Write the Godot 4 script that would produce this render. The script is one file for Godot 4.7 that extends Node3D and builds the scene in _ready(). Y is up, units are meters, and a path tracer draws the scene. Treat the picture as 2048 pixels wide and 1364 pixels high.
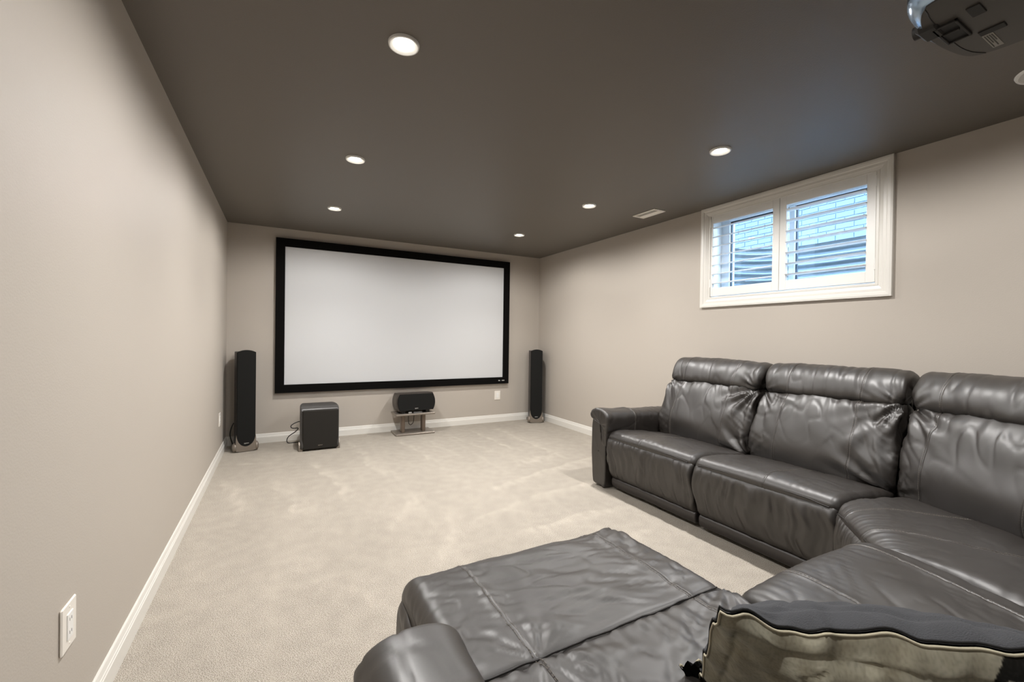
extends Node3D

# Home theatre in a basement: x runs along the screen wall, z comes back towards the viewer, y is up.
const W := 3.924
const H := 2.4
const ZB := 7.0

var used := {}
var mats := {}
var n1 := FastNoiseLite.new()
var n2 := FastNoiseLite.new()

# ------------------------------------------------------------------ mesh collector
class M:
	var v := PackedVector3Array()
	var n := PackedVector3Array()
	var t := PackedVector2Array()
	var ix := PackedInt32Array()

	func tri(a: Vector3, b: Vector3, c: Vector3, out: Vector3):
		var f := (b - a).cross(c - a)
		if f.length_squared() < 1e-16: return
		f = f.normalized()
		if f.dot(out) < 0: f = -f
		var k := v.size()
		v.append_array([a, b, c]); n.append_array([f, f, f]); t.append_array([Vector2(a.x + a.z, a.y), Vector2(b.x + b.z, b.y), Vector2(c.x + c.z, c.y)])
		if (b - a).cross(c - a).dot(out) > 0: ix.append_array([k, k + 2, k + 1])
		else: ix.append_array([k, k + 1, k + 2])

	func quad(a: Vector3, b: Vector3, c: Vector3, d: Vector3, out: Vector3):
		tri(a, b, c, out); tri(a, c, d, out)

	# chamfered box
	func box(lo: Vector3, hi: Vector3, e := 0.0, tr := Transform3D.IDENTITY):
		var c := (lo + hi) / 2
		var h := (hi - lo) / 2
		e = minf(e, minf(h.x, minf(h.y, h.z)) * 0.95)
		var P := func(sx, sy, sz, ax):
			var q := Vector3(sx * (h.x - (0.0 if ax == 0 else e)), sy * (h.y - (0.0 if ax == 1 else e)), sz * (h.z - (0.0 if ax == 2 else e)))
			return tr * (c + q)
		for ax in 3:
			for s in [-1, 1]:
				var q := []
				for k in [[-1, -1], [1, -1], [1, 1], [-1, 1]]:
					var g := [0, 0, 0]
					g[ax] = s; g[(ax + 1) % 3] = k[0]; g[(ax + 2) % 3] = k[1]
					q.append(P.call(g[0], g[1], g[2], ax))
				var o := Vector3.ZERO
				o[ax] = s
				quad(q[0], q[1], q[2], q[3], tr.basis * o)
		if e <= 0: return
		for ax in 3:
			var b := (ax + 1) % 3
			var d := (ax + 2) % 3
			for sb in [-1, 1]:
				for sd in [-1, 1]:
					var q := []
					for k in [[-1, b], [1, b], [1, d], [-1, d]]:
						var g := [0, 0, 0]
						g[ax] = k[0]; g[b] = sb; g[d] = sd
						q.append(P.call(g[0], g[1], g[2], k[1]))
					var o := Vector3.ZERO
					o[b] = sb; o[d] = sd
					quad(q[0], q[1], q[2], q[3], tr.basis * o)
		for sx in [-1, 1]:
			for sy in [-1, 1]:
				for sz in [-1, 1]:
					tri(P.call(sx, sy, sz, 0), P.call(sx, sy, sz, 1), P.call(sx, sy, sz, 2), tr.basis * Vector3(sx, sy, sz))

	# smooth grid of points; rows x cols, closed ways wrap round
	func grid(p: PackedVector3Array, nu: int, nv: int, cu: bool, cv: bool, nor: PackedVector3Array, flip: bool, uv := PackedVector2Array()):
		var k := v.size()
		v.append_array(p); n.append_array(nor)
		if uv.is_empty():
			uv.resize(p.size())
		t.append_array(uv)
		for i in (nu if cu else nu - 1):
			for j in (nv if cv else nv - 1):
				var a := k + i * nv + j
				var b := k + ((i + 1) % nu) * nv + j
				var c := k + ((i + 1) % nu) * nv + (j + 1) % nv
				var d := k + i * nv + (j + 1) % nv
				if flip: ix.append_array([a, c, b, a, d, c])
				else: ix.append_array([a, b, c, a, c, d])

	func tube(path: Array, r: float, sides := 8, closed := false):
		var p := PackedVector3Array()
		var nr := PackedVector3Array()
		var m := path.size()
		var up := Vector3.ZERO
		for i in m:
			var a: Vector3 = path[(i - 1 + m) % m] if closed or i > 0 else path[i]
			var b: Vector3 = path[(i + 1) % m] if closed or i < m - 1 else path[i]
			var d := (b - a).normalized()
			if up == Vector3.ZERO: up = Vector3.UP if absf(d.y) < 0.9 else Vector3.RIGHT
			var x := d.cross(up).normalized()
			up = x.cross(d).normalized()
			for s in sides:
				var g := TAU * s / sides
				var o := x * cos(g) + up * sin(g)
				p.append(path[i] + o * r); nr.append(o)
		grid(p, m, sides, closed, true, nr, true)
		if not closed:
			for e in [0, m - 1]:
				var o: Vector3 = (path[1] - path[0]) * -1.0 if e == 0 else path[m - 1] - path[m - 2]
				for s in range(1, sides - 1): tri(p[e * sides], p[e * sides + s], p[e * sides + s + 1], o)

	# polygon in the local xy plane swept to z = depth
	func prism(poly: PackedVector2Array, depth: float, tr := Transform3D.IDENTITY, smooth := 0.75):
		if Geometry2D.is_polygon_clockwise(poly): poly.reverse()
		var id := Geometry2D.triangulate_polygon(poly)
		for k in range(0, id.size(), 3):
			var a := poly[id[k]]
			var b := poly[id[k + 1]]
			var c := poly[id[k + 2]]
			tri(tr * Vector3(a.x, a.y, depth), tr * Vector3(b.x, b.y, depth), tr * Vector3(c.x, c.y, depth), tr.basis.z * signf(depth))
			tri(tr * Vector3(a.x, a.y, 0), tr * Vector3(b.x, b.y, 0), tr * Vector3(c.x, c.y, 0), -tr.basis.z * signf(depth))
		var m := poly.size()
		var en := []
		for i in m:
			var d := (poly[(i + 1) % m] - poly[i]).normalized()
			en.append(Vector2(d.y, -d.x))
		for i in m:
			var j := (i + 1) % m
			var na: Vector2 = en[i]
			var nb: Vector2 = en[i]
			if en[(i - 1 + m) % m].dot(en[i]) > smooth: na = (en[(i - 1 + m) % m] + en[i]).normalized()
			if en[j].dot(en[i]) > smooth: nb = (en[j] + en[i]).normalized()
			var k := v.size()
			tri(tr * Vector3(poly[i].x, poly[i].y, 0), tr * Vector3(poly[j].x, poly[j].y, 0), tr * Vector3(poly[j].x, poly[j].y, depth), tr.basis * Vector3(en[i].x, en[i].y, 0))
			tri(tr * Vector3(poly[i].x, poly[i].y, 0), tr * Vector3(poly[j].x, poly[j].y, depth), tr * Vector3(poly[i].x, poly[i].y, depth), tr.basis * Vector3(en[i].x, en[i].y, 0))
			if v.size() - k == 6:
				var A := (tr.basis * Vector3(na.x, na.y, 0)).normalized()
				var B := (tr.basis * Vector3(nb.x, nb.y, 0)).normalized()
				for q in [[0, A], [1, B], [2, B], [3, A], [4, B], [5, A]]: n[k + q[0]] = q[1]

	# profile (radius, height) turned about the y axis
	func lathe(prof: Array, sides := 40, at := Vector3.ZERO):
		for i in prof.size() - 1:
			var a: Vector2 = prof[i]
			var b: Vector2 = prof[i + 1]
			var d := (b - a).normalized()
			var nn := Vector2(d.y, -d.x)
			var p := PackedVector3Array()
			var nr := PackedVector3Array()
			for s in sides:
				var g := TAU * s / sides
				for q in [a, b]:
					p.append(at + Vector3(cos(g) * q.x, q.y, sin(g) * q.x)); nr.append(Vector3(cos(g) * nn.x, nn.y, sin(g) * nn.x))
			grid(p, sides, 2, true, false, nr, false)

	func mesh() -> ArrayMesh:
		var a := []
		a.resize(Mesh.ARRAY_MAX)
		a[Mesh.ARRAY_VERTEX] = v; a[Mesh.ARRAY_NORMAL] = n; a[Mesh.ARRAY_TEX_UV] = t; a[Mesh.ARRAY_INDEX] = ix
		var m := ArrayMesh.new()
		m.add_surface_from_arrays(Mesh.PRIMITIVE_TRIANGLES, a)
		return m

# ------------------------------------------------------------------ scene helpers
func numbered(s: String) -> String:
	if not used.has(s):
		used[s] = 0
		return s
	used[s] += 1
	return "%s_%03d" % [s, used[s]]

func thing(called: String, label: String, category: String, at := Vector3.ZERO, turn := 0.0, group := "") -> Node3D:
	var o := Node3D.new()
	o.name = numbered(called)
	add_child(o)
	o.position = at
	o.rotation.y = turn
	tag(o, label, category, group)
	return o

func tag(o: Node, label: String, category: String, group := ""):
	if label: o.set_meta("label", label)
	if category: o.set_meta("category", category)
	if group: o.set_meta("group", group)

func part(called: String, m, mat: Material, parent: Node, label := "") -> MeshInstance3D:
	var o := MeshInstance3D.new()
	o.name = numbered(called) if parent == self else called
	o.mesh = m.mesh() if m is M else m
	o.material_override = mat
	o.cast_shadow = GeometryInstance3D.SHADOW_CASTING_SETTING_ON
	parent.add_child(o, true)
	if label: o.set_meta("label", label)
	return o

func struct(called: String, m, mat: Material, label: String) -> MeshInstance3D:
	var o := part(called, m, mat, self)
	o.set_meta("kind", "structure")
	o.set_meta("label", label)
	return o

func mat(c: Color, rough := 0.6, metal := 0.0, spec := 0.5) -> StandardMaterial3D:
	var m := StandardMaterial3D.new()
	m.albedo_color = c
	m.roughness = rough
	m.metallic = metal
	m.metallic_specular = spec
	return m

func rgb(r: float, g: float, b: float) -> Color:
	return Color(r / 255.0, g / 255.0, b / 255.0)

func noise_tex(size: int, freq: float, kind := FastNoiseLite.TYPE_SIMPLEX_SMOOTH, oct := 3, seed_ := 1) -> NoiseTexture2D:
	var t := NoiseTexture2D.new()
	t.width = size; t.height = size; t.seamless = true
	var f := FastNoiseLite.new()
	f.noise_type = kind; f.frequency = freq; f.fractal_octaves = oct; f.seed = seed_
	t.noise = f
	return t

func relief(m: StandardMaterial3D, t: Texture2D, scale: float, cm: float, world := false):
	m.heightmap_enabled = true
	m.heightmap_texture = t
	m.heightmap_scale = cm
	m.uv1_triplanar = true
	m.uv1_world_triplanar = world
	m.uv1_scale = Vector3.ONE * scale

func smooth_normals(p: PackedVector3Array, nu: int, nv: int, cu: bool, cv: bool) -> PackedVector3Array:
	var r := PackedVector3Array()
	r.resize(p.size())
	for i in (nu if cu else nu - 1):
		for j in (nv if cv else nv - 1):
			var a := i * nv + j
			var b := ((i + 1) % nu) * nv + j
			var c := ((i + 1) % nu) * nv + (j + 1) % nv
			var d := i * nv + (j + 1) % nv
			var f := (p[c] - p[a]).cross(p[d] - p[b])
			r[a] += f; r[b] += f; r[c] += f; r[d] += f
	return r

func catmull(c: Array, n: int, closed := true) -> PackedVector2Array:
	var fine := PackedVector2Array()
	var m := c.size()
	var segs := m if closed else m - 1
	for i in segs:
		var p0: Vector2 = c[(i - 1 + m) % m] if closed or i > 0 else c[i]
		var p1: Vector2 = c[i]
		var p2: Vector2 = c[(i + 1) % m]
		var p3: Vector2 = c[(i + 2) % m] if closed or i < m - 2 else c[(i + 1) % m]
		for k in 16:
			fine.append(p1.cubic_interpolate(p2, p0, p3, k / 16.0))
	fine.append(c[0] if closed else c[m - 1])
	var acc := [0.0]
	for i in fine.size() - 1: acc.append(acc[i] + fine[i].distance_to(fine[i + 1]))
	var out := PackedVector2Array()
	var k := 0
	for i in n:
		var s: float = acc[-1] * i / (n if closed else n - 1)
		while k < fine.size() - 2 and acc[k + 1] < s: k += 1
		var span: float = maxf(acc[k + 1] - acc[k], 1e-9)
		out.append(fine[k].lerp(fine[k + 1], clampf((s - acc[k]) / span, 0, 1)))
	return out

# A stuffed piece: a closed section (depth, height) carried along its width, its ends rounded; place() puts (w, d, y) into the parent's space, disp() dents it.
func loft(called: String, parent: Node, m: Material, ctrl: Array, width: float, er: float, place: Callable, disp: Callable, nu := 60, nv := 90, marks := []) -> Dictionary:
	var S := catmull(ctrl, nv)
	var c := Vector2.ZERO
	for s in S: c += s
	c /= nv
	var lo := S[0]
	var hi := S[0]
	for s in S:
		lo = lo.min(s); hi = hi.max(s)
	var hx := (hi.x - lo.x) / 2
	var hy := (hi.y - lo.y) / 2
	er = minf(er, minf(hx, hy) * 0.9)
	var rows := []                       # [w, scale x, scale y]
	var sx0 := 1 - er / hx
	var sy0 := 1 - er / hy
	var ends := [[0.0, sx0 * 0.02, sy0 * 0.02], [0.0, sx0 * 0.4, sy0 * 0.4], [0.0, sx0 * 0.75, sy0 * 0.75], [0.0, sx0 * 0.93, sy0 * 0.93]]
	for k in 9:
		var a := PI / 2 * k / 8.0
		var ins := er * (1 - sin(a))
		ends.append([er * (1 - cos(a)), 1 - ins / hx, 1 - ins / hy])
	rows.append_array(ends)
	var mid := []
	for k in range(1, nu): mid.append(er + (width - 2 * er) * k / float(nu))
	for q in marks:
		for o in [-0.010, -0.006, -0.003, 0.0, 0.003, 0.006, 0.010]: mid.append(q + o)
	mid.sort()
	var last := er
	for w in mid:
		if w - last > 0.0012 and w < width - er - 0.001:
			rows.append([w, 1.0, 1.0]); last = w
	var back := ends.duplicate()
	back.reverse()
	for e in back: rows.append([width - e[0], e[1], e[2]])
	var n := rows.size()
	var P := PackedVector3Array()
	P.resize(n * nv)
	for i in n:
		for j in nv:
			var q := c + (S[j] - c) * Vector2(rows[i][1], rows[i][2])
			P[i * nv + j] = place.call(rows[i][0], q.x, q.y)
	var N := smooth_normals(P, n, nv, false, true)
	var vol := 0.0
	var mid_p := P[0].lerp(P[P.size() - 1], 0.5)
	for k in P.size(): vol += N[k].dot(P[k] - mid_p)
	var flip := vol > 0
	var sg := 1.0 if flip else -1.0
	for i in n:
		for j in nv:
			var k := i * nv + j
			var d: float = disp.call(rows[i][0], S[j].x, S[j].y, j / float(nv))
			for q in marks: d -= 0.0035 * exp(-pow((rows[i][0] - q) / 0.0045, 2)) - 0.003 * exp(-pow((rows[i][0] - q) / 0.016, 2))
			P[k] += N[k].normalized() * sg * d
	N = smooth_normals(P, n, nv, false, true)
	for k in N.size(): N[k] = N[k].normalized() * sg
	var g := M.new()
	g.grid(P, n, nv, false, true, N, flip)
	return {"node": part(called, g, m, parent), "P": P, "N": N, "rows": rows, "S": S, "nv": nv}

# two dashed rows of thread that follow the stuffed piece at width w, where keep(section point) is true
func stitches(L: Dictionary, w: float, keep: Callable, m: Material, r := 0.0011):
	var best := 0
	for i in L.rows.size():
		if L.rows[i][1] > 0.99 and absf(L.rows[i][0] - w) < absf(L.rows[best][0] - w) or L.rows[best][1] < 0.99: best = i
	var nv: int = L.nv
	var g := M.new()
	for s in [-1, 1]:
		var path := []
		for j in nv:
			if not keep.call(L.S[j]): continue
			var p: Vector3 = L.P[best * nv + j]
			var along: Vector3 = (L.P[(best + 1) * nv + j] - L.P[(best - 1) * nv + j]).normalized()
			path.append(p + along * 0.0052 * s + L.N[best * nv + j] * 0.0022)
		if path.size() < 3: continue
		var acc := 0.0
		var run := [path[0]]
		var on := true
		for i in path.size() - 1:
			var a: Vector3 = path[i]
			var b: Vector3 = path[i + 1]
			var len := a.distance_to(b)
			if len > 0.05: run = [b]; acc = 0.0; continue
			var at := 0.0
			while at < len:
				var step := minf((0.0075 if on else 0.0035) - acc, len - at)
				at += step; acc += step
				if on: run.append(a.lerp(b, at / len))
				if acc >= (0.0075 if on else 0.0035) - 1e-6:
					if on and run.size() > 1: g.tube(run, r, 4)
					on = not on; acc = 0.0; run = [a.lerp(b, at / len)]
	if g.v.size():
		var o := part("stitching", g, m, L.node)
		o.set_meta("kind", "stuff")

func ridge(x: float) -> float:            # sharp valley where the noise crosses zero
	return pow(maxf(0.0, 1.0 - absf(x) * 3.2), 2.0)

# ------------------------------------------------------------------ materials
func make_materials():
	var wall := mat(rgb(184, 176, 166), 0.55, 0, 0.4)
	relief(wall, noise_tex(512, 0.12, FastNoiseLite.TYPE_SIMPLEX_SMOOTH, 3, 4), 2.0, 0.02, true)
	mats.wall = wall
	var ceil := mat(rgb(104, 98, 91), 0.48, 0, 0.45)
	relief(ceil, noise_tex(512, 0.12, FastNoiseLite.TYPE_SIMPLEX_SMOOTH, 3, 5), 2.0, 0.03, true)
	mats.ceiling = ceil
	mats.trim = mat(rgb(226, 223, 216), 0.35)
	mats.white = mat(rgb(238, 237, 233), 0.4)
	mats.vinyl = mat(rgb(232, 236, 238), 0.3)
	mats.gasket = mat(rgb(70, 76, 80), 0.5)
	mats.plate = mat(rgb(236, 231, 222), 0.3)
	mats.dark = mat(rgb(40, 38, 36), 0.6)
	# carpet: fine speckle x brushed tracks
	var cp := StandardMaterial3D.new()
	var sp := noise_tex(1024, 0.19, FastNoiseLite.TYPE_SIMPLEX_SMOOTH, 3, 9)
	var ramp := Gradient.new()
	ramp.offsets = PackedFloat32Array([0.0, 0.32, 0.55, 0.8, 1.0])
	ramp.colors = PackedColorArray([rgb(100, 91, 80), rgb(162, 153, 140), rgb(196, 188, 176), rgb(220, 213, 202), rgb(240, 234, 225)])
	sp.color_ramp = ramp
	cp.albedo_texture = sp
	cp.uv1_scale = Vector3(W / 0.9, ZB / 0.9, 1)
	cp.roughness = 0.95
	cp.metallic_specular = 0.15
	cp.heightmap_enabled = true
	cp.heightmap_texture = noise_tex(1024, 0.19, FastNoiseLite.TYPE_SIMPLEX_SMOOTH, 3, 9)
	cp.heightmap_scale = 0.3
	cp.detail_enabled = true
	cp.detail_albedo = carpet_tracks()
	cp.detail_blend_mode = BaseMaterial3D.BLEND_MODE_MUL
	cp.detail_uv_layer = BaseMaterial3D.DETAIL_UV_2
	mats.carpet = cp
	# leather
	var grain := noise_tex(512, 0.055, FastNoiseLite.TYPE_CELLULAR, 2, 3)
	var le := mat(rgb(36, 31, 27), 0.36, 0, 0.72)
	relief(le, grain, 5.0, 0.008)
	le.roughness = 0.45
	mats.leather = le
	mats.thread = mat(rgb(112, 106, 99), 0.7)
	mats.welt = mat(rgb(34, 31, 29), 0.5)
	mats.kick = mat(rgb(52, 48, 46), 0.4)
	# speakers
	var gr := mat(rgb(33, 33, 32), 0.9, 0, 0.2)
	relief(gr, noise_tex(256, 0.3, FastNoiseLite.TYPE_CELLULAR, 1, 6), 12.0, 0.03)
	mats.grille = gr
	mats.subgrille = mat(rgb(46, 44, 41), 0.85, 0, 0.25)
	mats.cabinet = mat(rgb(38, 35, 33), 0.42)
	mats.subcab = mat(rgb(62, 60, 58), 0.38)
	mats.bronze = mat(rgb(142, 133, 123), 0.36, 0.5)
	mats.silver = mat(rgb(206, 204, 200), 0.3, 0.5)
	mats.black = mat(rgb(14, 13, 12), 0.85, 0, 0.2)
	mats.cable = mat(rgb(22, 20, 19), 0.5)
	mats.screen = mat(rgb(204, 205, 206), 0.9, 0, 0.2)

func carpet_tracks() -> ImageTexture:
	var w := 320
	var h := 560
	var im := Image.create(w, h, false, Image.FORMAT_RGB8)
	# pale vacuum tracks: from, to, width to the left of travel, strength
	var k := [
		[Vector2(1.18, 0.32), Vector2(1.3, 1.6), 0.10, 0.55], [Vector2(1.7, 0.55), Vector2(1.82, 1.5), 0.10, 0.7], [Vector2(2.32, 0.5), Vector2(2.45, 1.4), 0.08, 0.6],
		[Vector2(2.65, 0.3), Vector2(2.74, 1.5), 0.10, 0.7], [Vector2(2.02, 0.7), Vector2(2.1, 1.5), 0.08, 0.4], [Vector2(3.02, 0.4), Vector2(3.02, 2.0), 0.12, 0.6],
		[Vector2(0.77, 1.1), Vector2(0.97, 2.2), 0.12, 0.8], [Vector2(0.09, 1.3), Vector2(0.28, 2.1), 0.14, 0.7], [Vector2(0.45, 1.5), Vector2(0.62, 2.3), 0.22, 0.7],
		[Vector2(0.2, 0.85), Vector2(0.4, 0.92), 0.12, 0.7], [Vector2(1.44, 2.25), Vector2(1.1, 2.8), 0.14, 0.6], [Vector2(1.53, 2.7), Vector2(1.28, 3.3), 0.14, 0.6],
		[Vector2(3.3, 2.05), Vector2(2.36, 2.27), 0.14, 0.7], [Vector2(2.36, 2.27), Vector2(1.95, 2.42), 0.16, 0.7], [Vector2(2.85, 2.62), Vector2(2.1, 2.72), 0.15, 0.7],
		[Vector2(2.1, 2.72), Vector2(1.6, 2.95), 0.15, 0.6], [Vector2(2.6, 3.12), Vector2(1.85, 3.18), 0.16, 0.8], [Vector2(2.62, 3.5), Vector2(2.0, 3.6), 0.2, 0.6],
		[Vector2(3.0, 1.75), Vector2(2.5, 1.85), 0.3, 0.7], [Vector2(1.2, 1.1), Vector2(1.3, 1.7), 0.16, 0.6], [Vector2(0.5, 2.9), Vector2(0.9, 3.6), 0.2, 0.35]]
	for y in h:
		for x in w:
			var p := Vector2((x + 0.5) / w * W, (y + 0.5) / h * ZB)
			var wob := Vector2(n1.get_noise_2d(p.x * 3.0, p.y * 3.0), n1.get_noise_2d(p.x * 3.0 + 40, p.y * 3.0)) * 0.05
			var q := p + wob
			var b := 0.0
			for s in k:
				var d: Vector2 = s[1] - s[0]
				var l := d.length()
				d /= l
				var t: float = (q - s[0]).dot(d)
				var o: float = (q - s[0]).dot(Vector2(d.y, -d.x))
				if t < -0.1 or t > l + 0.1 or o < -0.02 or o > s[2]: continue
				var f := smoothstep(-0.02, 0.01, o) * (1 - smoothstep(0.0, s[2], o)) * smoothstep(-0.1, 0.08, t) * (1 - smoothstep(l - 0.1, l + 0.1, t))
				b = maxf(b, f * s[3] * (0.6 + 0.7 * n1.get_noise_2d(p.x * 11.0, p.y * 5.0 + 9)))
			var g := 0.905 + 0.025 * n1.get_noise_2d(p.x * 1.6 + 7, p.y * 0.9) + 0.03 * n1.get_noise_2d(p.x * 9.0, p.y * 9.0) + 0.10 * b
			g = clampf(g, 0.0, 1.0)
			im.set_pixel(x, y, Color(g, g, g))
	return ImageTexture.create_from_image(im)

# ------------------------------------------------------------------ build
func _ready():
	n1.noise_type = FastNoiseLite.TYPE_SIMPLEX_SMOOTH
	n1.frequency = 1.0
	n1.fractal_octaves = 2
	n1.seed = 7
	n2.noise_type = FastNoiseLite.TYPE_SIMPLEX_SMOOTH
	n2.frequency = 1.0
	n2.fractal_type = FastNoiseLite.FRACTAL_NONE
	n2.seed = 21

	var cam := Camera3D.new()
	cam.name = "camera"
	cam.fov = 76.967
	cam.near = 0.02
	cam.far = 60
	cam.position = Vector3(0.5159, 1.2052, 5.4919)
	cam.rotation = Vector3(-0.0078287, -0.4936728, 0.0134646)
	add_child(cam)
	cam.current = true

	var env := Environment.new()
	env.tonemap_mode = Environment.TONE_MAPPER_LINEAR
	env.tonemap_exposure = 1.0
	env.background_mode = Environment.BG_SKY
	var sky := Sky.new()
	var sm := ProceduralSkyMaterial.new()
	sm.sky_top_color = rgb(150, 190, 235)
	sm.sky_horizon_color = rgb(205, 222, 240)
	sm.ground_bottom_color = rgb(120, 125, 130)
	sm.ground_horizon_color = rgb(190, 200, 210)
	sm.sky_energy_multiplier = 4.8
	sm.sun_angle_max = 0
	sky.sky_material = sm
	env.sky = sky
	env.sdfgi_enabled = true
	env.ssao_enabled = true
	env.ssil_enabled = true
	var we := WorldEnvironment.new()
	we.name = "environment"
	we.environment = env
	add_child(we)

	make_materials()
	build_room()
	build_window()
	build_lights()
	build_screen_wall()
	build_sofa()
	build_pillow()
	build_projector()

func lamp_energy() -> float:
	return 1.9

func build_room():
	# floor with a second set of texture coordinates for the brushed tracks
	var g := M.new()
	g.box(Vector3(0, -0.1, 0), Vector3(W, 0.0, ZB))
	var f := g.mesh()
	var a := f.surface_get_arrays(0)
	var uv := PackedVector2Array()
	for p in a[Mesh.ARRAY_VERTEX]: uv.append(Vector2(p.x / W, p.z / ZB))
	a[Mesh.ARRAY_TEX_UV] = uv
	a[Mesh.ARRAY_TEX_UV2] = uv
	var fm := ArrayMesh.new()
	fm.add_surface_from_arrays(Mesh.PRIMITIVE_TRIANGLES, a)
	struct("floor", fm, mats.carpet, "beige wall to wall carpet with pale vacuum tracks")
	g = M.new()
	g.box(Vector3(-0.2, H, -0.2), Vector3(W + 0.32, H + 0.15, ZB + 0.2))
	struct("ceiling", g, mats.ceiling, "flat dark taupe painted ceiling")
	g = M.new()
	g.box(Vector3(-0.15, -0.1, -0.15), Vector3(0, H, ZB + 0.15))
	struct("wall_left", g, mats.wall, "long plain warm grey wall on the left")
	g = M.new()
	g.box(Vector3(0, -0.1, -0.15), Vector3(W, H, 0))
	struct("wall_far", g, mats.wall, "warm grey end wall behind the projection screen")
	g = M.new()
	g.box(Vector3(0, -0.1, ZB), Vector3(W, H, ZB + 0.15))
	struct("wall_near", g, mats.wall, "warm grey end wall behind the viewer")
	g = M.new()
	var X1 := W + 0.3
	g.box(Vector3(W, -0.1, -0.15), Vector3(X1, H, 2.90))
	g.box(Vector3(W, -0.1, 4.15), Vector3(X1, H, ZB + 0.15))
	g.box(Vector3(W, -0.1, 2.90), Vector3(X1, 1.575, 4.15))
	g.box(Vector3(W, 2.335, 2.90), Vector3(X1, H, 4.15))
	struct("wall_right", g, mats.wall, "warm grey wall with the shuttered window above the sofa")
	# baseboards: moulded profile (out from the wall, height)
	var prof := PackedVector2Array([Vector2(0, 0), Vector2(0.015, 0), Vector2(0.015, 0.066), Vector2(0.0125, 0.07), Vector2(0.0125, 0.075), Vector2(0.010, 0.079), Vector2(0.008, 0.090), Vector2(0.0065, 0.098), Vector2(0.004, 0.102), Vector2(0, 0.102)])
	var ways := {
		"left": Transform3D(Basis(Vector3(1, 0, 0), Vector3(0, 1, 0), Vector3(0, 0, 1)), Vector3(0, 0, 0)),
		"right": Transform3D(Basis(Vector3(-1, 0, 0), Vector3(0, 1, 0), Vector3(0, 0, 1)), Vector3(W, 0, 0)),
		"far": Transform3D(Basis(Vector3(0, 0, 1), Vector3(0, 1, 0), Vector3(1, 0, 0)), Vector3(0, 0, 0)),
		"near": Transform3D(Basis(Vector3(0, 0, -1), Vector3(0, 1, 0), Vector3(1, 0, 0)), Vector3(0, 0, ZB))}
	for s in ways:
		g = M.new()
		g.prism(prof, ZB if s in ["left", "right"] else W, ways[s], 2.0)
		struct("baseboard_" + s, g, mats.trim, "white moulded baseboard along the %s wall" % {"left": "left", "right": "right hand", "far": "screen", "near": "rear"}[s])

# frame of four mitred lengths of moulding round a rectangle in the wall plane x = W (profile: inward from the outer edge, out into the room)
func casing(parent: Node, z0: float, z1: float, y0: float, y1: float, prof: Array, m: Material, called: String):
	var c := [Vector2(z0, y0), Vector2(z1, y0), Vector2(z1, y1), Vector2(z0, y1)]
	var inn := [Vector2(1, 1), Vector2(-1, 1), Vector2(-1, -1), Vector2(1, -1)]
	for e in 4:
		var g := M.new()
		var a: Vector2 = c[e]
		var b: Vector2 = c[(e + 1) % 4]
		var ia: Vector2 = inn[e]
		var ib: Vector2 = inn[(e + 1) % 4]
		var mid := Vector3(0, (y0 + y1) / 2, (z0 + z1) / 2)
		var side := Vector3(0, ((a + b) / 2).y - mid.y, ((a + b) / 2).x - mid.z).normalized()
		for k in prof.size() - 1:
			var p: Vector2 = prof[k]
			var q: Vector2 = prof[k + 1]
			var A := a + ia * p.x
			var B := b + ib * p.x
			var C := b + ib * q.x
			var D := a + ia * q.x
			# outward: the turn of the profile's direction
			var d := (q - p).normalized()
			var o := Vector3(-d.x, 0, 0) - side * -d.y
			g.quad(Vector3(W - p.y, A.y, A.x), Vector3(W - p.y, B.y, B.x), Vector3(W - q.y, C.y, C.x), Vector3(W - q.y, D.y, D.x), o)
		part(called, g, m, parent)

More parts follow.
